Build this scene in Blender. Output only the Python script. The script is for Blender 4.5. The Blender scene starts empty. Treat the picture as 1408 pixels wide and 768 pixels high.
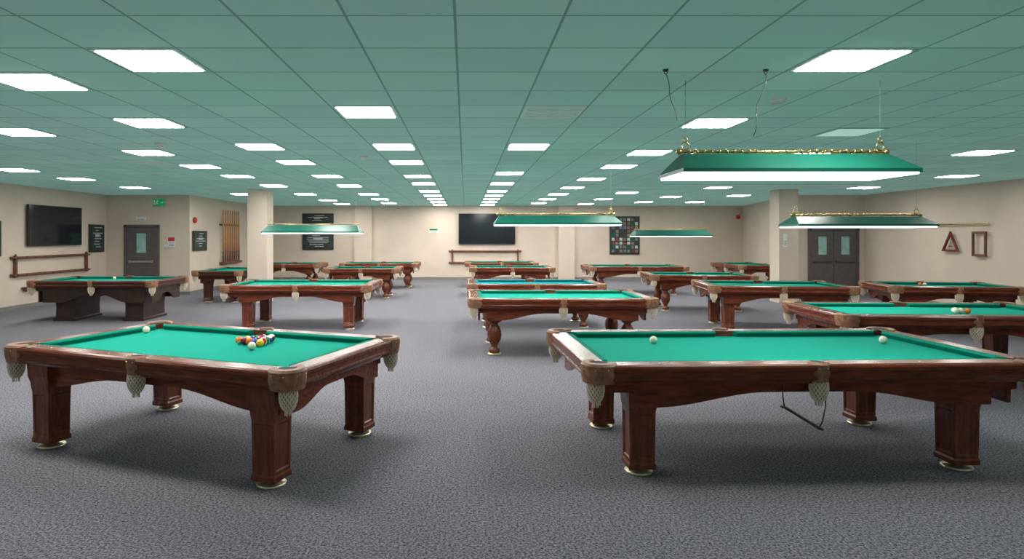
import bpy, bmesh, math, random
from mathutils import Vector, Matrix
random.seed(4)
SC=bpy.context.scene
COL=SC.collection
try: SC.view_settings.view_transform='Standard'
except Exception: pass

# ---------------------------------------------------------------- materials
def mat(name,col,rough=.5,metal=0,noise=None,bump=None,emit=None,stretch=(1,1,1),spec=None):
    m=bpy.data.materials.new(name); m.use_nodes=True
    nt=m.node_tree; b=nt.nodes['Principled BSDF']
    b.inputs['Base Color'].default_value=(*col,1)
    b.inputs['Roughness'].default_value=rough
    b.inputs['Metallic'].default_value=metal
    if spec is not None: b.inputs['Specular IOR Level'].default_value=spec
    if emit:
        b.inputs['Emission Color'].default_value=(*emit[0],1)
        b.inputs['Emission Strength'].default_value=emit[1]
    tc=nt.nodes.new('ShaderNodeTexCoord'); mp=nt.nodes.new('ShaderNodeMapping')
    mp.inputs['Scale'].default_value=stretch
    nt.links.new(tc.outputs['Object'],mp.inputs['Vector'])
    if noise:
        n=nt.nodes.new('ShaderNodeTexNoise'); n.inputs['Scale'].default_value=noise[0]
        n.inputs['Detail'].default_value=4
        nt.links.new(mp.outputs[0],n.inputs['Vector'])
        r=nt.nodes.new('ShaderNodeValToRGB')
        a=noise[1]
        r.color_ramp.elements[0].position=.3; r.color_ramp.elements[1].position=.7
        r.color_ramp.elements[0].color=(*[c*(1-a) for c in col],1)
        r.color_ramp.elements[1].color=(*[min(1,c*(1+a)) for c in col],1)
        nt.links.new(n.outputs[0],r.inputs[0]); nt.links.new(r.outputs[0],b.inputs['Base Color'])
    if bump:
        n=nt.nodes.new('ShaderNodeTexNoise'); n.inputs['Scale'].default_value=bump[0]
        nt.links.new(mp.outputs[0],n.inputs['Vector'])
        bp=nt.nodes.new('ShaderNodeBump'); bp.inputs['Strength'].default_value=bump[1]
        bp.inputs['Distance'].default_value=.01
        nt.links.new(n.outputs[0],bp.inputs['Height']); nt.links.new(bp.outputs[0],b.inputs['Normal'])
    return m

M={}
M['wood']=mat('mahogany wood',(.155,.040,.020),.22,noise=(5,.4),stretch=(1,6,6),spec=.22)
M['wood_dark']=mat('dark walnut wood',(.075,.027,.017),.28,noise=(6,.35),stretch=(1,6,6),spec=.3)
M['wood_leg']=mat('mahogany leg wood',(.145,.037,.018),.26,noise=(6,.4),stretch=(6,6,1),spec=.35)
M['black_wood']=mat('dark brown lacquered wood',(.035,.017,.013),.35,noise=(8,.3))
M['oak']=mat('varnished oak',(.60,.26,.09),.4,noise=(8,.25),stretch=(6,6,1))
M['rackwood']=mat('brown rack wood',(.15,.055,.03),.45,noise=(8,.4))
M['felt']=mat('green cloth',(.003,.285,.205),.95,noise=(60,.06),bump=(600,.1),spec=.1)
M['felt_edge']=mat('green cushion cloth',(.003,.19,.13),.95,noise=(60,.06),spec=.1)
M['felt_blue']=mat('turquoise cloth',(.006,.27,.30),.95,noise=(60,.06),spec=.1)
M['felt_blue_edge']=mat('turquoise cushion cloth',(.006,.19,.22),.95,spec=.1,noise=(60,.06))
M['leather']=mat('brown leather',(.25,.115,.06),.5,noise=(25,.35),bump=(120,.3))
M['net']=mat('cream pocket netting',(.78,.69,.56),.7,noise=(60,.15))
M['lining']=mat('pocket lining',(.42,.33,.23),.8,noise=(50,.3))
M['hole_shade']=mat('black pocket shade',(.004,.004,.004),.8,noise=(20,.2))
M['brass']=mat('brass',(.62,.47,.20),.3,1,noise=(15,.2))
M['brasspale']=mat('pale brass foot',(.60,.54,.38),.35,.8,noise=(15,.2))
M['steel']=mat('dark steel',(.12,.12,.12),.4,.9,noise=(15,.2))
M['chrome']=mat('brushed steel',(.55,.55,.55),.35,1,noise=(15,.1))
M['chain']=mat('dull chain metal',(.22,.32,.28),.5,.5,noise=(15,.1))
M['shade']=mat('green lamp shade',(.001,.10,.065),.4,noise=(5,.1))
M['glow']=mat('lamp diffuser',(.9,.95,.93),.5,noise=(5,.01),emit=((.85,1,.96),6.0))
M['panel']=mat('light panel diffuser',(.9,.9,.9),.5,noise=(5,.01),emit=((1,.97,.935),43.0))
M['paneldim']=mat('dim light panel',(.55,.75,.68),.5,noise=(5,.02),emit=((.6,.9,.8),.45))
M['white']=mat('white enamel',(.75,.75,.73),.4,noise=(10,.05))
M['panelrim']=mat('pale panel rim',(.45,.60,.55),.5,noise=(10,.05))
M['vent']=mat('glowing vent metal',(.36,.47,.43),.6,noise=(10,.05),emit=((.30,.42,.39),.3))  # emission added: the unlit metal glows to look paler
M['door']=mat('dark grey door paint',(.10,.085,.088),.45,noise=(10,.15))
M['glass']=mat('door window pane',(.28,.46,.44),.15,noise=(3,.3))
M['screen']=mat('black screen',(.006,.010,.014),.12,noise=(3,.2))
M['black']=mat('black plastic',(.012,.012,.013),.4,noise=(10,.2))
M['red']=mat('red plastic',(.5,.02,.02),.4,noise=(10,.1))
M['green']=mat('green sign',(.0,.30,.10),.4,noise=(10,.05),emit=((0,.5,.15),.2))
M['paper']=mat('white paper',(.7,.7,.68),.7,noise=(20,.05))
M['board']=mat('blackboard',(.02,.03,.03),.6,noise=(8,.5))
M['chalk']=mat('chalk marks',(.45,.48,.45),.8,noise=(30,.3))
M['pic_a']=mat('picture card sepia',(.22,.13,.08),.7,noise=(9,.6))
M['pic_b']=mat('picture card grey',(.13,.15,.17),.7,noise=(9,.6))
M['pic_c']=mat('picture card wine',(.20,.04,.05),.7,noise=(9,.6))
M['base']=mat('baseboard grey',(.20,.185,.175),.5,noise=(10,.1))
M['yellow']=mat('yellow ball',(.75,.45,.03),.12,noise=(5,.03))
M['blue']=mat('blue ball',(.01,.04,.4),.12,noise=(5,.03))
M['redb']=mat('red ball',(.5,.01,.015),.12,noise=(5,.03))
M['purple']=mat('purple ball',(.08,.01,.18),.12,noise=(5,.03))
M['orange']=mat('orange ball',(.75,.16,.01),.12,noise=(5,.03))
M['greenb']=mat('green ball',(.0,.15,.05),.12,noise=(5,.03))
M['maroon']=mat('maroon ball',(.2,.01,.02),.12,noise=(5,.03))
M['blackb']=mat('black ball',(.01,.01,.01),.12,noise=(5,.03))
M['cream']=mat('cream ball',(.80,.74,.55),.15,noise=(5,.03))

M['wall']=mat('beige wall paint',(.61,.505,.415),.85,noise=(1.2,.05),bump=(150,.05))
def carpet():
    m=bpy.data.materials.new('grey carpet'); m.use_nodes=True; nt=m.node_tree; b=nt.nodes['Principled BSDF']
    b.inputs['Roughness'].default_value=1; b.inputs['Specular IOR Level'].default_value=.05
    tc=nt.nodes.new('ShaderNodeTexCoord')
    n1=nt.nodes.new('ShaderNodeTexNoise'); n1.inputs['Scale'].default_value=62; n1.inputs['Detail'].default_value=3
    n1.inputs['Roughness'].default_value=.8
    n2=nt.nodes.new('ShaderNodeTexNoise'); n2.inputs['Scale'].default_value=.8; n2.inputs['Detail'].default_value=3
    nt.links.new(tc.outputs['Object'],n1.inputs['Vector']); nt.links.new(tc.outputs['Object'],n2.inputs['Vector'])
    r=nt.nodes.new('ShaderNodeValToRGB'); r.color_ramp.elements[0].position=.40; r.color_ramp.elements[1].position=.60
    r.color_ramp.elements[0].color=(.062,.060,.070,1); r.color_ramp.elements[1].color=(.315,.300,.335,1)
    nt.links.new(n1.outputs[0],r.inputs[0])
    mx=nt.nodes.new('ShaderNodeMix'); mx.data_type='RGBA'; mx.blend_type='MULTIPLY'; mx.inputs[0].default_value=.2
    bw=nt.nodes.new('ShaderNodeValToRGB'); bw.color_ramp.elements[0].color=(.3,.3,.3,1)
    nt.links.new(n2.outputs[0],bw.inputs[0])
    nt.links.new(r.outputs[0],mx.inputs[6]); nt.links.new(bw.outputs[0],mx.inputs[7])
    nt.links.new(mx.outputs[2],b.inputs['Base Color'])
    bp=nt.nodes.new('ShaderNodeBump'); bp.inputs['Strength'].default_value=.3; bp.inputs['Distance'].default_value=.005
    nt.links.new(n1.outputs[0],bp.inputs['Height']); nt.links.new(bp.outputs[0],b.inputs['Normal'])
    return m
M['carpet']=carpet()
TX,TY=.62,.60
def ceilmat():
    m=bpy.data.materials.new('glowing teal tiles'); m.use_nodes=True; nt=m.node_tree; b=nt.nodes['Principled BSDF']
    b.inputs['Roughness'].default_value=.8
    g=nt.nodes.new('ShaderNodeNewGeometry'); mp=nt.nodes.new('ShaderNodeMapping')
    mp.inputs['Location'].default_value=(.06+TX*40,-4.1+TY*40,0)
    nt.links.new(g.outputs['Position'],mp.inputs['Vector'])
    br=nt.nodes.new('ShaderNodeTexBrick'); br.offset=0; br.squash=1
    br.inputs['Scale'].default_value=1; br.inputs['Brick Width'].default_value=TX; br.inputs['Row Height'].default_value=TY
    br.inputs['Mortar Size'].default_value=.009; br.inputs['Mortar Smooth'].default_value=.1
    br.inputs['Color1'].default_value=(.235,.430,.385,1); br.inputs['Color2'].default_value=(.27,.475,.425,1)
    br.inputs['Mortar'].default_value=(.12,.24,.215,1); br.inputs['Bias'].default_value=0
    nt.links.new(mp.outputs[0],br.inputs['Vector'])
    nt.links.new(br.outputs[0],b.inputs['Base Color'])
    nt.links.new(br.outputs[0],b.inputs['Emission Color']); b.inputs['Emission Strength'].default_value=.30  # tiles glow faintly in their own colour, added as soft ambient light
    bp=nt.nodes.new('ShaderNodeBump'); bp.inputs['Strength'].default_value=.3; bp.invert=True
    nt.links.new(br.outputs[1],bp.inputs['Height']); nt.links.new(bp.outputs[0],b.inputs['Normal'])
    return m
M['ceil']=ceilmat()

# ---------------------------------------------------------------- geometry builder
class G:
    def __init__(s): s.bm=bmesh.new()
    def face(s,vs,mi=0,sm=False):
        try: f=s.bm.faces.new(vs); f.material_index=mi; f.smooth=sm; return f
        except ValueError: return None
    def loft(s,rings,mi=0,sm=False,cap=True,wrap=False,close=True):
        R=[[s.bm.verts.new(p) for p in r] for r in rings]
        n=len(R[0]); pairs=list(zip(R,R[1:]))
        if wrap: pairs.append((R[-1],R[0]))
        for a,b in pairs:
            for i in range(n if close else n-1):
                j=(i+1)%n; s.face([a[i],a[j],b[j],b[i]],mi,sm)
        if cap and not wrap:
            s.face(R[0][::-1],mi); s.face(R[-1],mi)
        return R
    def box(s,cx,cy,cz,sx,sy,sz,mi=0,rz=0):
        c,sn=math.cos(rz),math.sin(rz)
        def P(x,y,z): return (cx+x*c-y*sn,cy+x*sn+y*c,cz+z)
        x,y,z=sx/2,sy/2,sz/2
        s.loft([[P(-x,-y,-z),P(x,-y,-z),P(x,y,-z),P(-x,y,-z)],[P(-x,-y,z),P(x,-y,z),P(x,y,z),P(-x,y,z)]],mi)
    def lathe(s,prof,c=(0,0,0),seg=24,mi=0,sm=True,axis='z'):
        rings=[]
        for r,z in prof:
            ring=[]
            for i in range(seg):
                a=2*math.pi*i/seg; x,y=r*math.cos(a),r*math.sin(a)
                if axis=='z': p=(c[0]+x,c[1]+y,c[2]+z)
                elif axis=='x': p=(c[0]+z,c[1]+x,c[2]+y)
                else: p=(c[0]+x,c[1]+z,c[2]+y)
                ring.append(p)
            rings.append(ring)
        s.loft(rings,mi,sm)
    def sphere(s,c,r,mi=0,u=16,v=10,sc=(1,1,1),band=None):
        m=Matrix.Translation(c)@Matrix.Diagonal((sc[0],sc[1],sc[2],1))
        before=set(s.bm.faces)
        bmesh.ops.create_uvsphere(s.bm,u_segments=u,v_segments=v,radius=r,matrix=m)
        for f in s.bm.faces:
            if f not in before: f.material_index=mi; f.smooth=True
    def tube(s,pts,r,seg=8,mi=0):
        pts=[Vector(p) for p in pts]; rings=[]
        up=Vector((0,0,1))
        for i,p in enumerate(pts):
            t=(pts[min(i+1,len(pts)-1)]-pts[max(i-1,0)]).normalized()
            a=t.cross(up)
            if a.length<.05: a=t.cross(Vector((1,0,0)))
            a.normalize(); b=t.cross(a).normalized()
            rings.append([tuple(p+a*r*math.cos(2*math.pi*k/seg)+b*r*math.sin(2*math.pi*k/seg)) for k in range(seg)])
        s.loft(rings,mi,True)
    def torus(s,c,R,r,rot,us=10,vs=5,mi=0,sc=(1,1,1)):
        rings=[]
        for i in range(us):
            a=2*math.pi*i/us; ring=[]
            for j in range(vs):
                b=2*math.pi*j/vs
                p=Vector(((R+r*math.cos(b))*math.cos(a)*sc[0],(R+r*math.cos(b))*math.sin(a)*sc[1],r*math.sin(b)*sc[2]))
                p=rot@p; ring.append((p.x+c[0],p.y+c[1],p.z+c[2]))
            rings.append(ring)
        s.loft(rings,mi,True,wrap=True)
    def mesh(s,name,mats):
        bmesh.ops.recalc_face_normals(s.bm,faces=s.bm.faces[:])
        me=bpy.data.meshes.new(name); s.bm.to_mesh(me); s.bm.free()
        for m in mats: me.materials.append(M[m])
        return me

def ob(name,me,parent=None,loc=(0,0,0),rz=0,bevel=0,wire=0):
    o=bpy.data.objects.new(name,me); COL.objects.link(o)
    o.location=loc; o.rotation_euler=(0,0,rz)
    if parent: o.parent=parent
    if wire:
        w=o.modifiers.new('w','WIREFRAME'); w.thickness=wire; w.use_even_offset=False
    if bevel:
        b=o.modifiers.new('b','BEVEL'); b.width=bevel; b.segments=2; b.limit_method='ANGLE'
    return o
def empty(name,loc,rz,label,cat,group=None):
    o=ob(name,None,None,loc,rz); o.empty_display_size=.2
    tag(o,label,cat,group); return o
def tag(o,label,cat,group=None):
    o['label']=label; o['category']=cat
    if group: o['group']=group
def structure(name,me,label,cat='wall',bevel=0):
    o=ob(name,me,bevel=bevel); o['kind']='structure'; o['label']=label; o['category']=cat; return o

# ---------------------------------------------------------------- room shell
H=3.0; XL,XR=-10.8,12.0; YF=25.2; YD=18.6; YB=-2.5
def boxobj(name,x0,x1,y0,y1,z0,z1,m,label,cat):
    g=G(); g.box((x0+x1)/2,(y0+y1)/2,(z0+z1)/2,x1-x0,y1-y0,z1-z0)
    return structure(name,g.mesh(name,[m]),label,cat)
boxobj('floor',XL-.3,XR+.3,YB,YF+.3,-.1,0,'carpet','grey flecked wall-to-wall carpet','floor')
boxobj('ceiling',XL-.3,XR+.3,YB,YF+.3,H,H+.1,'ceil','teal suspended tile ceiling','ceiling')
def prism(name,pts,z0,z1,m,label,cat='wall'):
    g=G(); g.loft([[(x,y,z0) for x,y in pts],[(x,y,z1) for x,y in pts]])
    return structure(name,g.mesh(name,[m]),label,cat)
W_='beige painted wall'
prism('wall_left',[(XL-.2,YB),(XL,YB),(XL,YD),(XL-.2,YD)],0,H,'wall',W_)
prism('wall_left_recess',[(XL-.2,YD),(-8.3,YD),(-8.3,YF+.2),(XL-.2,YF+.2)],0,H,'wall','beige projecting wall block with grey door')
prism('wall_back',[(-8.3,YF),(11.3,YF),(11.3,YF+.2),(-8.3,YF+.2)],0,H,'wall',W_)
prism('wall_right_recess',[(10.0,YD),(XR+.2,YD),(XR+.2,YF+.2),(11.3,YF+.2),(11.3,YF)],0,H,'wall','beige projecting wall block with double door')
prism('wall_right',[(XR,YB),(XR+.2,YB),(XR+.2,YD),(XR,YD)],0,H,'wall',W_)
for nm,x0,x1,y0,y1 in [('wall_pillar_left',-5.75,-5.24,16.3,16.85),('wall_pillar_right',8.27,8.78,16.3,16.8)]:
    boxobj(nm,x0,x1,y0,y1,0,H,'wall','square beige structural pillar','pillar')
for nm,x0,x1 in [('wall_pilaster_left',-4.5,-3.8),('wall_pilaster_right',3.77,4.42)]:
    boxobj(nm,x0,x1,YF-.18,YF,0,H,'wall','shallow beige wall pilaster','pilaster')
def bb(name,x0,x1,y0,y1): boxobj(name,x0,x1,y0,y1,0,.10,'base','grey skirting board','baseboard')
bb('baseboard_left',XL,XL+.02,YB,YD); bb('baseboard_right',XR-.02,XR,YB,YD)
bb('baseboard_back',-8.28,11.2,YF-.02,YF)
bb('baseboard_left_recess',XL+.02,-10.3,YD-.02,YD); bb('baseboard_left_recess_end',-9.15,-8.3,YD-.02,YD)
bb('baseboard_left_return',-8.3,-8.28,YD-.02,YF-.02)

# ---------------------------------------------------------------- doors
def door(name,x0,x1,top,leaves,glass,label):
    e=ob(name,None,None,((x0+x1)/2,YD,0)); e['kind']='structure'; e['label']=label; e['category']='door'
    w=x1-x0
    g=G()
    g.box(-w/2+.03,-.04,top/2,.07,.08,top); g.box(w/2-.03,-.04,top/2,.07,.08,top); g.box(0,-.04,top-.03,w,.08,.07)
    ob('door_frame',g.mesh('door_frame',['door']),e,bevel=.004)
    lw=(w-.13)/leaves
    for k in range(leaves):
        cx=-w/2+.065+lw*(k+.5)
        g=G(); g.box(0,0,(top-.07)/2,lw-.01,.045,top-.08)
        lf=ob('door_leaf',g.mesh('door_leaf',['door']),e,(cx,-.035,0),bevel=.004)
        g=G(); g.box(0,-.026,top*.74,glass[0],.01,glass[1]); 
        ob('window_pane',g.mesh('window_pane',['glass']),lf)
        g=G(); g.box(0,-.06,1.0,lw*.8,.03,.05); g.box(-lw*.38,-.04,1.0,.04,.04,.08); g.box(lw*.38,-.04,1.0,.04,.04,.08)
        ob('push_bar',g.mesh('push_bar',['chrome' if leaves==1 else 'steel']),lf,bevel=.003)
    return e
door('door_1',-10.24,-9.2,2.1,1,(.28,.58),'dark grey door with narrow glazed vision panel')
door('door_2',10.3,11.8,2.0,2,(.24,.54),'dark grey double fire door with two glazed panels')

# ---------------------------------------------------------------- pool tables
_c={}
def cache(k,f):
    if k not in _c: _c[k]=f()
    return _c[k]
ZT=.85
def leg_square(dark):
    g=G(); sec=[(.70,.25),(.60,.24),(.55,.215),(.50,.205),(.47,.195),(.10,.185),(.085,.2),(.05,.2)]
    rings=[[(x*s/2,y*s/2,z) for x,y in((-1,-1),(1,-1),(1,1),(-1,1))] for z,s in sec][::-1]
    g.loft(rings)
    g.bm.normal_update()
    fs=[f for f in g.bm.faces if abs(f.normal.z)<.2 and .2<f.calc_center_median().z<.4]
    bmesh.ops.inset_individual(g.bm,faces=fs,thickness=.032,depth=0)
    bmesh.ops.inset_individual(g.bm,faces=fs,thickness=.008,depth=-.010)
    return g.mesh('leg_square',['wood_leg' if not dark else 'wood_dark'])
def leg_turned(dark):
    g=G()
    g.lathe([(.075,.03),(.08,.05),(.08,.08),(.05,.10),(.045,.13),(.06,.16),(.095,.22),(.108,.29),(.10,.36),(.07,.42),(.05,.45),(.06,.47),(.085,.48),(.085,.50)],seg=20)
    g.box(0,0,.60,.2,.2,.20)
    return g.mesh('leg_turned',['wood_leg' if not dark else 'wood_dark'])
def leg_slab():
    g=G(); rings=[]
    for z,sx,sy in [(0,.44,1.0),(.05,.44,1.0),(.06,.38,.92),(.30,.38,.90),(.5,.40,.95),(.66,.44,1.0)]:
        rings.append([(x*sx/2,y*sy/2,z) for x,y in((-1,-1),(1,-1),(1,1),(-1,1))])
    g.loft(rings); return g.mesh('leg_slab',['black_wood'])
def foot_mesh():
    g=G(); g.lathe([(.05,.06),(.05,.03),(.095,.022),(.105,.012),(.10,0)][::-1],seg=28); return g.mesh('foot',['brasspale'])
def collar_mesh(corner):
    ri,ro,half=(.066,.130,120) if corner else (.056,.086,90)
    g=G(); rings=[]; n=18
    zb=.72
    for i in range(n+1):
        a=math.radians(-half+2*half*i/n); c,s=math.cos(a),math.sin(a)
        rings.append([(ri*c,ri*s,.79),(ri*c,ri*s,.856),((ri+.012)*c,(ri+.012)*s,.863),((ro-.015)*c,(ro-.015)*s,.860),(ro*c,ro*s,.845),(ro*c,ro*s,.78),((ro-.012)*c,(ro-.012)*s,zb),((ri)*c,ri*s,zb)])
    g.loft(rings,0,False)
    for a in (-60,-20,20,60):
        r=ro+.001; A=math.radians(a)
        g.sphere((r*math.cos(A),r*math.sin(A),.82),.006,1,6,4)
    return g.mesh('collar',['leather','brass'])
def net_mesh():
    g=G(); prof=[(.056,.725),(.059,.705),(.061,.685),(.061,.665),(.058,.645),(.053,.625),(.046,.607),(.037,.592),(.026,.58)]
    n=14; R=[]
    for k,(r,z) in enumerate(prof):
        off=(k%2)*.5
        R.append([g.bm.verts.new((r*math.cos(2*math.pi*(i+off)/n),r*math.sin(2*math.pi*(i+off)/n),z)) for i in range(n)])
    for k in range(len(R)-2):
        for i in range(n):
            a,b,c=R[k],R[k+1],R[k+2]
            if k%2==0: g.face([a[i],b[i],c[i],b[(i-1)%n]])
            else: g.face([a[i],b[(i+1)%n],c[i],b[i]])
    # loose fringe strands below
    for i in range(8):
        a=2*math.pi*i/8
        g.face([g.bm.verts.new((.022*math.cos(a+d),.022*math.sin(a+d),z)) for d,z in((0,.585),(.35,.585),(.35,.545),(0,.55))])
    return g.mesh('net',['net'])
def lining_mesh():
    g=G(); g.lathe([(.053,.725),(.056,.705),(.058,.685),(.058,.665),(.055,.645),(.050,.625),(.043,.607),(.034,.592),(.023,.582)][::-1],seg=16); return g.mesh('lining',['lining'])
def shade_plug_mesh(r):
    g=G(); g.lathe([(r,.80),(r,.853)],seg=24); return g.mesh('hole_shade',['hole_shade'])  # solid black plug above the rail, painted as the dark inside a pocket
def sight_mesh():
    g=G(); g.lathe([(.007,.849),(.007,.8515)],seg=10); return g.mesh('sight',['cream'])

def table(x,y,rot,L,W,style,label,felt='felt',wood='wood',detail=True,inx=.38,iny=.30,arch=True,group='pool tables'):
    e=empty('pool_table',(x,y,0),math.radians(rot),label,'pool table',group)
    def R8(i,z):
        a,b=L/2-i,W/2-i; c=max(.085-i*.586,.002)
        return [(-a+c,-b,z),(a-c,-b,z),(a,-b+c,z),(a,b-c,z),(a-c,b,z),(-a+c,b,z),(-a,b-c,z),(-a,-b+c,z)]
    g=G()
    prof=[(.15,.83),(.15,ZT),(.025,ZT),(.006,.842),(0,.828),(0,.805),(.012,.797),(.014,.768),(.004,.758),(.004,.745),(.03,.727),(.05,.705),(.15,.705)]
    g.loft([R8(i,z) for i,z in prof],0,False,wrap=True)
    ob('rail',g.mesh('rail',[wood]),e,bevel=.003 if detail else 0)
    g=G(); g.box(0,0,.765,L-.3,W-.3,.07); ob('bed_cloth',g.mesh('bed',[felt]),e)
    def cs(ax,t,nose,sgn,side):
        o=side-.15; n_=side-.205
        pts=[(t,sgn*o,.801),(t,sgn*o,.8505),(nose,sgn*(n_+.008),.846),(nose,sgn*n_,.836),(nose,sgn*(n_+.02),.801)]
        return [p if ax=='x' else (p[1],p[0],p[2]) for p in pts]
    g=G()
    for sgn in(-1,1):
        for s2 in(-1,1):
            t0,t1=s2*.085,s2*(L/2-.20); g.loft([cs('x',t0,t0+s2*.02,sgn,W/2),cs('x',t1,t1-s2*.05,sgn,W/2)])
        t1=W/2-.20; g.loft([cs('y',-t1,-t1+.05,sgn,L/2),cs('y',t1,t1-.05,sgn,L/2)])
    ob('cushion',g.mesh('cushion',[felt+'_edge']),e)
    ins=.135; th=.03
    slab=style=='slab'
    g=G()
    def zb(u,lg):
        d=abs(u)
        if d>lg: return .63
        v=d/lg
        s=min(max((v-.25)/.6,0),1); s=s*s*(3-2*s)
        if slab:
            s=min(max((v-.15)/.5,0),1); s=s*s*(3-2*s)
            return .56-.16*s
        return .625-.105*s if arch else .56
    for ax,ln,other,lg in(('x',L/2-ins,W/2-ins,L/2-inx),('y',W/2-ins-th,L/2-ins,W/2-iny)):
        lgi=min(lg+.12,ln-.02)
        st=sorted(set([-ln,-lgi-.002,-lgi,lgi,lgi+.002,ln]+[lgi*(k/12) for k in range(-11,12)]))
        for sg in(-1,1):
            rings=[]
            for t in st:
                q=[(t,sg*other,.71),(t,sg*(other-th),.71),(t,sg*(other-th),zb(t,lgi)),(t,sg*other,zb(t,lgi))]
                rings.append([p if ax=='x' else (p[1],p[0],p[2]) for p in q])
            g.loft(rings)
    ob('apron',g.mesh('apron',['black_wood' if slab else wood]),e)
    g=G(); g.box(0,0,.715,L-.35,W-.35,.05); ob('slate_frame',g.mesh('slate_frame',['black_wood']),e)
    dark=wood!='wood'
    if slab:
        for sx in(-1,1):
            lo=ob('leg',cache('ls',leg_slab),e,(sx*(L/2-.58),0,0),bevel=.006)
    else:
        me=cache((style,dark),lambda:(leg_square if style=='square' else leg_turned)(dark))
        for sx in(-1,1):
            for sy in(-1,1):
                lo=ob('leg',me,e,(sx*(L/2-inx),sy*(W/2-iny),0),bevel=.004 if style=='square' else 0)
                ob('foot',cache('foot',foot_mesh),lo,(0,0,0))
    for sx in(-1,0,1):
        for sy in(-1,1):
            corner=sx!=0
            if corner: px,py=sx*(L/2-.105),sy*(W/2-.105); a=math.atan2(sy,sx)
            else: px,py=0,sy*(W/2-.075); a=math.atan2(sy,0)
            pk=ob('pocket',cache(('col',corner),lambda:collar_mesh(corner)),e,(px,py,0),a)
            ob('pocket_shade_plug',cache(('h',corner),lambda:shade_plug_mesh(.0665 if corner else .0565)),pk)
            dx=.05 if corner else .022
            ob('net',cache('net',net_mesh),pk,(dx,0,0),wire=.009)
            ob('net_lining',cache('lin',lining_mesh),pk,(dx,0,0))
    if detail:
        for sy in(-1,1):
            for k in (-3,-2,-1,1,2,3):
                ob('rail_sight',cache('s',sight_mesh),e,(k*(L-.3)/8,sy*(W/2-.085),0))
        for sx in(-1,1):
            for k in(-1,0,1):
                ob('rail_sight',cache('s',sight_mesh),e,(sx*(L/2-.085),k*(W-.3)/4,0))
    return e
base='mahogany pool table with green cloth and netted pockets'
T1=table(-2.20,5.33,-21,2.86,1.60,'square',base+', racked balls',inx=.31,iny=.20)
T2=table(2.49,5.20,2,3.34,1.70,'square',base+', two balls',inx=.45,iny=.30)
T3=table(1.42,9.7,0,2.74,1.6,'turned',base+', turned legs',detail=False)
T4=table(1.35,12.35,0,2.6,1.5,'turned','mahogany pool table with turquoise-blue cloth',felt='felt_blue',detail=False)
T5=table(1.37,18.6,0,2.45,1.5,'turned','mahogany pool table with green cloth near far wall',detail=False)
T6=table(1.25,21.9,0,2.5,1.5,'turned','mahogany pool table with green cloth beside cue rack',detail=False)
T7=table(5.2,19.2,0,2.95,1.6,'turned','mahogany pool table with green cloth below picture board',detail=False)
T8=table(5.6,15.0,-6,2.4,1.5,'turned','mahogany pool table under small green pendant lamp',detail=False)
T9=table(5.85,11.9,-8,2.55,1.6,'square','brown mahogany pool table with square legs, empty',detail=False)
T10=table(5.85,7.75,-3,3.0,1.55,'square','mahogany pool table with leather pockets, few balls racked',detail=False)
T11=table(8.95,11.7,-10,2.2,1.4,'turned','mahogany pool table beside beige wall and hanging ball racks',detail=False)
T12=table(9.25,20.4,90,2.4,1.4,'turned','mahogany pool table behind beige pillar',detail=False)
T13=table(-3.15,12.2,0,2.8,1.6,'square','mahogany pool table under small green pendant lamp, empty',detail=False,inx=.45)
T14=table(-2.95,18.1,0,2.1,1.5,'turned','mahogany pool table with green cloth, empty',detail=False)
T15=table(-2.9,21.3,0,2.6,1.5,'turned','mahogany pool table with green cloth near far wall',detail=False)
T16=table(-5.95,20.9,0,2.3,1.5,'turned','mahogany pool table behind beige pillar',detail=False)
T17=table(-6.5,17.2,90,2.2,1.3,'square','dark wood pool table beside pillar and cue stand',wood='wood_dark',detail=False)
T18=table(-7.6,13.3,0,2.6,1.6,'slab','dark brown pool table with broad solid legs and arched apron',wood='wood_dark',detail=False)

g=G()
g.tube([(-.300,-.735,.69),(-.298,-.735,.60),(-.285,-.735,.52)],.005)
g.tube([(-.31,-.735,.525),(-.285,-.735,.52),(-.035,-.745,.368),(-.01,-.745,.36)],.010)
g.tube([(-.04,-.745,.365),(-.01,-.745,.42),(.018,-.735,.53),(.02,-.72,.69)],.005)
ob('wire_bracket',g.mesh('wire_bracket',['steel']),T2,(.07,0,0))['label']='angular dark steel hanger under apron'

# ---------------------------------------------------------------- balls
BR=.034
def ball_mesh(colr,stripe):
    g=G(); bmesh.ops.create_uvsphere(g.bm,u_segments=20,v_segments=14,radius=BR)
    for f in g.bm.faces:
        f.smooth=True
        if stripe and abs(f.calc_center_median().z)>BR*.55: f.material_index=1
    return g.mesh('ball',[colr,'cream'])
def ball(x,y,colr,stripe=False,label=None,name='pool_ball',group='pool balls'):
    o=ob(name,cache((colr,stripe),lambda:ball_mesh(colr,stripe)),None,(x,y,.80+BR))
    o.rotation_euler=(random.uniform(-1,1),random.uniform(-1,1),random.uniform(0,6))
    nm=colr.replace('redb','red').replace('greenb','green').replace('blackb','black')
    tag(o,label or ('glossy '+('white-and-' if stripe else '')+nm+(' striped' if stripe else ' solid')+' pool ball resting on green cloth'),'ball',group)
    return o
cols=[('yellow',0),('blue',0),('redb',1),('orange',0),('blackb',0),('greenb',1),('maroon',0),('purple',0),('redb',0),('blue',1),('orange',1),('yellow',1),('greenb',0),('purple',1),('maroon',1)]
cx,cy=-1.84,5.46; k=0
ux,uy=(math.cos(math.radians(-62)),math.sin(math.radians(-62)))
vx,vy=-uy,ux
for r in range(5):
    for j in range(r+1):
        a=-(r-2.6)*BR*2.0*.87; b=(j-r/2)*BR*2.02
        c_,s_=cols[k]; k+=1
        ball(cx+ux*a+vx*b,cy+uy*a+vy*b,c_,bool(s_),group='racked balls')
ball(-1.79,5.18,'cream',label='cream cue ball resting in front of racked balls',name='cue_ball')
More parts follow.
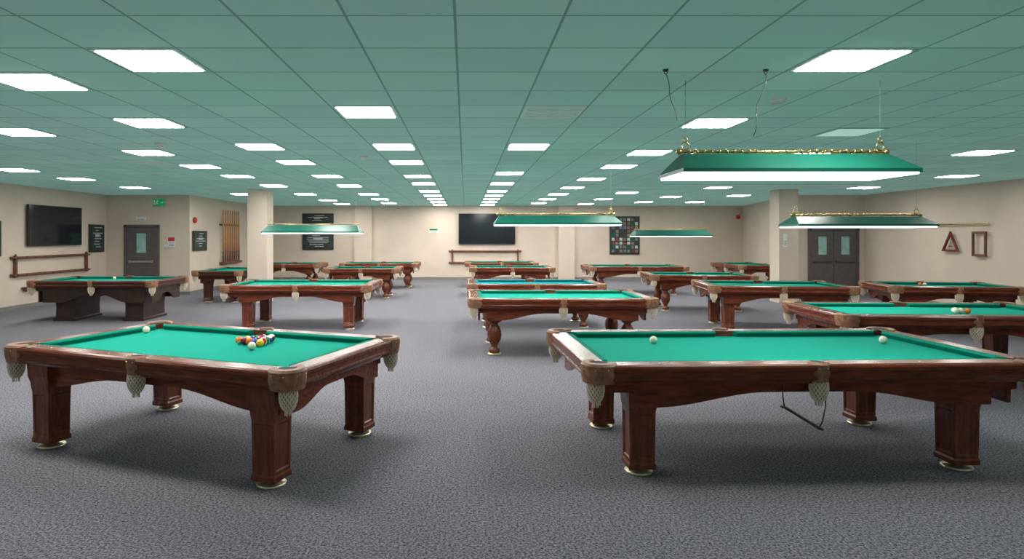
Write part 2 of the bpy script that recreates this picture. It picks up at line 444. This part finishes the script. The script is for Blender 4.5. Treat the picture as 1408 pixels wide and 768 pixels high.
ball(-3.14,6.08,'cream',label='cream cue ball alone on green cloth',name='cue_ball')
ball(1.67,5.49,'cream',label='cream ball on green cloth',name='cue_ball')
ball(3.71,5.49,'cream',label='cream ball on green cloth',name='cue_ball')
for dx,dy,c_ in [(0,0,'cream'),(.07,.02,'cream'),(.14,0,'orange'),(.05,.09,'cream')]:
    ball(6.05+dx,7.62+dy,c_)
ball(-7.75,13.65,'cream',name='cue_ball',label='cream cue ball on green cloth of dark table')
for dx,c_ in [(0,'orange'),(.09,'cream')]: ball(8.75+dx,11.9,c_)

# ---------------------------------------------------------------- pendant lamps
def chain_mesh(n,ln=.045):
    g=G()
    for i in range(n):
        rot=Matrix.Rotation(math.pi/2,3,'X') if i%2 else Matrix.Rotation(math.pi/2,3,'Y')
        if i%2: g.torus((0,0,(i+.5)*ln),.013,.0012,rot,10,4,sc=(.4,1.9,1))
        else: g.torus((0,0,(i+.5)*ln),.013,.0012,rot,10,4,sc=(1.9,.4,1))
    return g
def lamp(x,y,zb,zt,Lb,label,Wb=.6,rot=0,ratio=.92,br=1.0):
    e=empty('pendant_lamp',(x,y,zb),math.radians(rot),label,'lamp','pool table pendant lamps')
    h=zt-zb; Lt=Lb*ratio; Wt=.10
    def ring(l,w,z): return [(-l/2,-w/2,z),(l/2,-w/2,z),(l/2,w/2,z),(-l/2,w/2,z)]
    g=G()
    g.loft([ring(Lb-.02,Wb-.02,.02),ring(Lb,Wb,.0),ring(Lb,Wb,.03),ring(Lt,Wt,h),ring(Lt-.02,Wt-.02,h-.012)],0,False,cap=False)
    g.face([g.bm.verts.new(p) for p in ring(Lt,Wt,h)])
    ob('lamp_shade',g.mesh('lamp_shade',['shade']),e)
    g=G(); g.loft([ring(Lb-.03,Wb-.03,-.012),ring(Lb-.024,Wb-.024,.015)])
    ob('diffuser',g.mesh('diffuser',['glow']),e)
    g=G(); z=h+.012+.012*br
    g.lathe([(.012*br,-Lt/2-.02),(.012*br,Lt/2+.02)],(0,0,z),12,axis='x')
    n=int(Lt/.06)
    for i in range(n+1):
        g.torus((-Lt/2+i*Lt/n,0,z),.018*br,.006*br,Matrix.Rotation(math.pi/2+.5*(1 if i%2 else -1),3,'Y'),10,5)
    for s in(-1,1):
        g.sphere((s*(Lt/2+.02),0,z),.026*br,0,10,6); g.torus((s*(Lt/2-.03),0,z+.045),.03,.006*br,Matrix.Rotation(math.pi/2,3,'X'),12,5)
        g.torus((s*(Lt/2-.03),0,z+.095),.018,.005*br,Matrix.Rotation(math.pi/2,3,'X'),12,5)
        g.box(s*(Lt/2-.1),0,h+.008,.03,.05,.022)
    ob('brass_rail',g.mesh('brass_rail',['brass']),e)
    top=H-zb
    for s in(-1,1):
        z0=z+.11; n=int((top-z0)/.045)+1
        me=cache(('ch',n),lambda:chain_mesh(n).mesh('chain',['chain']))
        c=ob('chain',me,e,(s*(Lt/2-.03),0,z0)); c.scale=(1,1,(top-z0)/(n*.045))
    return e
lamp(2.54,4.95,2.236,2.405,1.80,'long green trapezoid pendant lamp with brass rail and bright diffuser',ratio=.90)
lamp(5.12,8.1,1.88,2.01,1.78,'long green pendant lamp with brass rail hanging over tables',Wb=.52)
lamp(1.42,9.7,1.93,2.08,1.94,'long green pendant lamp with brass rail over centre table')
lamp(5.4,16.3,1.76,1.92,2.0,'green pendant lamp with thin brass rail over far table',br=.6)
lamp(-3.1,12.6,1.82,1.98,1.95,'green pendant lamp with thin brass rail beside pillar',br=.6)
def cable(px,py,pts,label):
    g=G(); g.lathe([(.02,H-.012),(.022,H)],(px,py,0),14); 
    g.torus((px,py,H-.024),.012,.003,Matrix.Rotation(math.pi/2,3,'X'),10,5)
    g.tube(pts,.003,6)
    o=ob('hanging_cable',g.mesh('hanging_cable',['steel'])); tag(o,label,'cable')
def cv(x0,z0,x1,z1,y,w):
    return [(x0+(x1-x0)*t+w*math.sin(t*9)*.5,y,z0+(z1-z0)*t) for t in [i/16 for i in range(17)]]
cable(1.50,4.63,cv(1.50,H-.03,1.58,2.62,4.63,.015),'thin wavy cable hanging from ceiling hook')
cable(2.25,4.63,cv(2.25,H-.03,2.15,2.50,4.63,.03),'thin dark cable hanging loose from ceiling hook')

# ---------------------------------------------------------------- ceiling lights
def snap(x,y):
    return (-.06+TX*(math.floor((x+.06)/TX)+.5), 4.1+TY*(math.floor((y-4.1)/TY)+.5))
def fr_mesh():
    g=G(); w,d=TX/2-.02,TY/2-.02
    def r(a,z): return [(-w+a,-d+a,z),(w-a,-d+a,z),(w-a,d-a,z),(-w+a,d-a,z)]
    g.loft([r(0,0),r(0,-.006),r(.032,-.006),r(.032,0)],wrap=True); return g.mesh('panel_frame',['panelrim'])
def df_mesh(m):
    g=G(); g.box(0,0,-.007,TX-.106,TY-.106,.008); return g.mesh('diffuser',[m])
LI=[]
for y in(6.2,8.6,10.4,12.8,14.6,17.0,18.8,20.6,22.4,24.2): LI.append((-.99,y))
for y in(8.6,12.2,14.6,17.0,18.8,20.6,22.4,24.2): LI.append((.87,y))
for y in(4.4,6.8,9.2,11.0,13.4,15.8,18.2,20.6,23.0): LI.append((2.73,y))
for y in(8.6,10.4,12.8,15.2,18.2,20.6,23.0): LI.append((-2.85,y))
LI+=[(-2.23,4.4),(-3.47,5.0),(-3.47,6.8)]
for y in(9.2,11.0,12.8,15.2,18.2,21.2,23.6): LI.append((-5.0,y))
LI+=[(-5.6,7.4),(-8.7,11.6),(-8.6,13.4),(-8.4,15.6),(-6.6,18.2)]
LI+=[(5.2,9.2),(7.8,9.2),(10.2,12.5),(10.1,15.6),(6.4,15.6),(6.4,12.8),(4.6,17.3),(4.6,20.6),(4.6,23.6),(6.5,19.4),(6.5,22.4),(8.6,22.4),(8.4,18.6)]
LI+=[(-8.1,6.8),(-8.1,3.2),(7.9,4.4)]
fm=fr_mesh(); dm=df_mesh('panel'); seen=set()
for x,y in LI:
    s=snap(x,y)
    if s in seen: continue
    seen.add(s)
    o=ob('ceiling_light',fm,None,(s[0],s[1],H)); tag(o,'square recessed bright ceiling light panel','ceiling light','ceiling light panels')
    ob('diffuser',dm,o)
s=snap(4.4,7.2); o=ob('ceiling_light',fm,None,(s[0],s[1],H)); tag(o,'square recessed ceiling light panel, dimly lit','ceiling light')
ob('diffuser',df_mesh('paneldim'),o)
def vent(x,y,nx=1,label='square slatted ceiling air vent'):
    s=snap(x,y); g=G(); w=TX-.03
    for i in range(7): g.box(0,-TY/2+.05+i*(TY-.10)/6,-.006,w*.9,.05,.008)
    g.box(0,0,-.002,w,TY-.03,.004)
    o=ob('ceiling_vent',g.mesh('ceiling_vent',['vent']),None,(s[0],s[1],H)); tag(o,label,'vent')
vent(.87,6.2); vent(-5.6,10.1); vent(7.3,7.4); 
def detector(x,y):
    g=G(); g.lathe([(.03,-.05),(.055,-.04),(.065,-.015),(.065,0)],seg=20); o=ob('smoke_detector',g.mesh('smoke_detector',['white']),None,(x,y,H)); tag(o,'round white ceiling smoke detector','smoke detector')
detector(2.83,5.6); detector(-1.6,9.7); detector(5.1,10.5); detector(-4.1,8.3)

# ---------------------------------------------------------------- wall items
R90=math.radians(90)
SK=.021
def tv(loc,rz,w,h,label):
    g=G(); g.box(0,-.05,0,w,.05,h); g.box(0,-.013,0,w*.3,.024,h*.4)
    o=ob('television',g.mesh('television',['black']),None,loc,rz,bevel=.006); tag(o,label,'television')
    g=G(); g.box(0,-.077,.01,w-.04,.004,h-.06); ob('screen',g.mesh('screen',['screen']),o)
tv((XL+SK,16.2,2.03),R90,2.1,1.03,'large black wall-mounted flat television, switched off')
tv((.87,YF-SK,2.06),0,2.3,1.25,'large dark wall-mounted flat screen above cue rack')
def poster(loc,rz,w,h,label,style=0,name='framed_poster'):
    g=G(); g.box(0,-.015,0,w,.03,h)
    o=ob(name,g.mesh(name,['black']),None,loc,rz,bevel=.004); tag(o,label,'poster')
    g=G(); g.box(0,-.032,0,w-.08,.004,h-.08,0)
    if style==0:
        n=int(h/.09)
        for i in range(n):
            zz=h/2-.09-i*(h-.16)/max(n,1); lw=random.uniform(.2,.8)*(w-.14)
            g.box(random.uniform(-.06,.06)*w,-.035,zz,lw,.003,.022,1)
        g.box(0,-.0355,h*.1,w*.3,.003,h*.10,1)
    if style==1:
        nx,nz=7,9
        for i in range(nx):
            for j in range(nz):
                g.box(-w/2+.06+(i+.5)*(w-.12)/nx,-.035,-h/2+.06+(j+.5)*(h-.12)/nz,(w-.12)/nx*.72,.004,(h-.12)/nz*.72,random.choice([2,2,3,3,4,5,0,1]))
    ob('poster_sheet',g.mesh('sheet',['board','chalk','pic_a','pic_b','pic_c','greenb']),o)
poster((XL+SK,18.05,1.70),R90,.72,.80,'black-framed chalk lettering poster on beige wall')
poster((XL+SK,13.95,1.70),R90,.75,.82,'black-framed dark poster at end of wall')
poster((-8.3+SK,19.25,1.62),R90,1.0,.62,'small dark framed menu board near corner')
poster((-6.0,YF-SK,2.48),0,1.27,.42,'wide dark framed poster above another')
poster((-6.0,YF-SK,1.58),0,1.27,.74,'dark chalk menu board with lettering')
poster((6.48,YF-SK,1.80),0,1.22,1.55,'dark board covered in a grid of small coloured pictures',1,'picture_board')

def rack(loc,rz,w,z0,z1,label,t=1.0):
    e=empty('cue_rack',loc,rz,label,'cue rack')
    for z in(z1,z0):
        g=G(); g.box(0,-.045,z,w,.09,.04*t); g.box(0,-.012,z+.0,w*1.02,.024,.08*t)
        for i in range(10): g.lathe([(.012,-.03),(.012,.03)],(-w/2+.12+i*(w-.24)/9,-.10,z),8)
        ob('rack_rail',g.mesh('rack_rail',['rackwood']),e,bevel=.004)
    for s in(-1,1):
        g=G(); g.box(0,-.03,(z0+z1)/2,.07,.06,z1-z0+.10); g.sphere((0,-.03,z1+.065),.026,0,10,6)
        ob('rack_post',g.mesh('rack_post',['rackwood']),e,(s*w*.46,0,0),bevel=.004)
    return e
rack((XL+SK,16.15,0),R90,3.0,.82,1.24,'long brown wooden wall cue rack, empty',.8)
rack((.8,YF-SK,0),0,2.9,.68,1.15,'brown wooden wall cue rack, empty, below screen')
g=G(); g.box(0,-.06,.50,.6,.12,.04); g.box(-.22,-.045,.45,.04,.09,.09); g.box(.22,-.045,.45,.04,.09,.09)
o=ob('wall_shelf',g.mesh('wall_shelf',['rackwood']),None,(XL+SK,15.3,0),R90,bevel=.004); tag(o,'low brown wooden wall shelf below cue rack','shelf')

g=G(); g.box(0,-.06,.85,1.8,.12,.08)
o=ob('cue_base_rail',g.mesh('cue_base_rail',['rackwood']),None,(-8.3+SK,21.7,0),R90,bevel=.004); tag(o,'brown wooden ledge carrying upright cues','cue holder')
g=G(); g.box(0,-.015,2.15,1.8,.03,.07)
o=ob('cue_clip_rail',g.mesh('cue_clip_rail',['rackwood']),None,(-8.3+SK,21.7,0),R90,bevel=.004); tag(o,'brown wooden wall strip behind upright cues','cue holder')
def cue():
    g=G(); g.lathe([(.030,0),(.034,.02),(.032,.35)],seg=10,mi=1); g.lathe([(.032,.35),(.020,1.72),(.018,1.76)],seg=10,mi=0); return g.mesh('cue',['oak','rackwood'])
for i in range(8):
    o=ob('billiard_cue',cache('cue',cue),None,(-8.3+SK+.067,20.97+i*.205,.89)); tag(o,'upright varnished wooden billiard cue in wall holder','cue','cues in wall holder')

e=empty('rack_hanger',(XR-SK,14.85,0),-R90,'thin brass-trimmed wooden hanging rail on wall','wall rail')
g=G(); g.lathe([(.018,-.75),(.018,.75)],(0,-.07,2.05),10,axis='x'); 
for s in(-.6,0,.6): g.box(s,-.035,2.05,.03,.07,.03)
for s in(-.77,.77): g.sphere((s,-.07,2.05),.03,0,8,6)
ob('rail',g.mesh('rail_h',['brass']),e)
def frame_poly(pts,wd,th):
    g=G()
    o_=pts; i_=[(p[0]*(1-wd),p[1]*(1-wd)) for p in pts]
    g.loft([[(x,-.03-th,z) for x,z in o_],[(x,-.03,z) for x,z in o_],[(x,-.03,z) for x,z in i_],[(x,-.03-th,z) for x,z in i_]],wrap=True)
    return g
g=frame_poly([(0,.32),(-.26,-.17),(.26,-.17)],.26,.05)
g.tube([(0,-.055,.30),(0,-.07,.47)],.005,6,1)
g.box(0,-.05,-.05,.11,.015,.03,0)
o=ob('ball_triangle',g.mesh('ball_triangle',['wood','brass']),None,(XR-SK,15.2,1.56),-R90,bevel=.004); tag(o,'red-brown wooden ball triangle hanging on wall','triangle rack')
g=frame_poly([(-.19,-.29),(.19,-.29),(.19,.29),(-.19,.29)],.18,.05)
g.tube([(-.13,-.055,.27),(-.13,-.07,.45)],.005,6,1); g.tube([(.13,-.055,.27),(.13,-.07,.45)],.005,6,1)
o=ob('wooden_ball_tray',g.mesh('wooden_ball_tray',['rackwood','brass']),None,(XR-SK,14.35,1.58),-R90,bevel=.004); tag(o,'rectangular wooden frame hanging from wall rail','wooden frame')

g=G(); g.box(0,-.03,0,.33,.05,.21); 
o=ob('exit_sign',g.mesh('exit_sign',['green']),None,(-9.2,YD-SK,2.77),0,bevel=.004); tag(o,'green emergency exit sign with running figure and arrow','exit sign')
g=G(); z=-.058
g.sphere((-.03,z,.065),.016,0,8,6,(1,.2,1)); g.box(-.04,z,.02,.03,.004,.06); g.box(-.065,z,-.03,.02,.004,.06); g.box(-.02,z,-.035,.05,.004,.018); g.box(-.005,z,.03,.05,.004,.014)
g.box(-.12,z,0,.04,.004,.13)
g.box(.09,z,0,.07,.004,.02); v=[g.bm.verts.new(p) for p in((.11,z,.04),(.11,z,-.04),(.15,z,0))]; g.face(v)
ob('pictogram',g.mesh('pictogram',['white']),o)
def plate(name,loc,rz,w,h,m,label,cat,strip=None):
    g=G(); g.box(0,-.008,0,w,.016,h); 
    if strip: g.box(0,-.018,h*.28,w*.9,.004,h*.35,1)
    for i in range(3): g.box(0,-.018,-h*.08-i*h*.13,w*.7,.003,h*.04,2)
    o=ob(name,g.mesh(name,[m,strip or m,'steel']),None,loc,rz); tag(o,label,cat)
plate('door_sign',(-9.75,YD-SK,2.28),0,.3,.12,'paper','small white sign above door','sign')
plate('fire_notice',(-8.83,YD-SK,1.58),0,.22,.32,'paper','red and white fire notice on wall','notice','red')
plate('wall_notice',(-1.3,YF-SK,1.98),0,.36,.18,'paper','small white and green notice on far wall','notice','greenb')
plate('wall_notice',(8.42,16.3-.002,1.65),0,.1,.35,'paper','small white notice on pillar','notice')
plate('light_switch',(-9.0,YD-SK,1.45),0,.1,.12,'paper','small white switch plate beside door','switch')
def bell(loc,rz,label):
    g=G(); g.lathe([(.09,0),(.09,-.03),(.06,-.06),(.02,-.07)],seg=20,axis='y'); o=ob('fire_bell',g.mesh('fire_bell',['red']),None,loc,rz); tag(o,label,'alarm bell')
bell((-8.3+SK,18.9,2.25),R90,'red round fire alarm bell near corner')
bell((11.1,YF-SK,2.55),0,'red round fire alarm bell on far wall')

# ---------------------------------------------------------------- camera, world
cam=bpy.data.cameras.new('camera'); co=bpy.data.objects.new('camera',cam); COL.objects.link(co)
co.location=(0,0,1.75); co.rotation_euler=(math.radians(90),0,0)
cam.sensor_width=36; cam.lens=850/1408*36; cam.shift_x=64/1408; cam.shift_y=-59/1408
SC.camera=co
w=bpy.data.worlds.new('world'); SC.world=w; w.use_nodes=True
w.node_tree.nodes['Background'].inputs[0].default_value=(1,.98,.96,1)
w.node_tree.nodes['Background'].inputs[1].default_value=.33  # plain ambient fill, added; enters where the rear end is left open
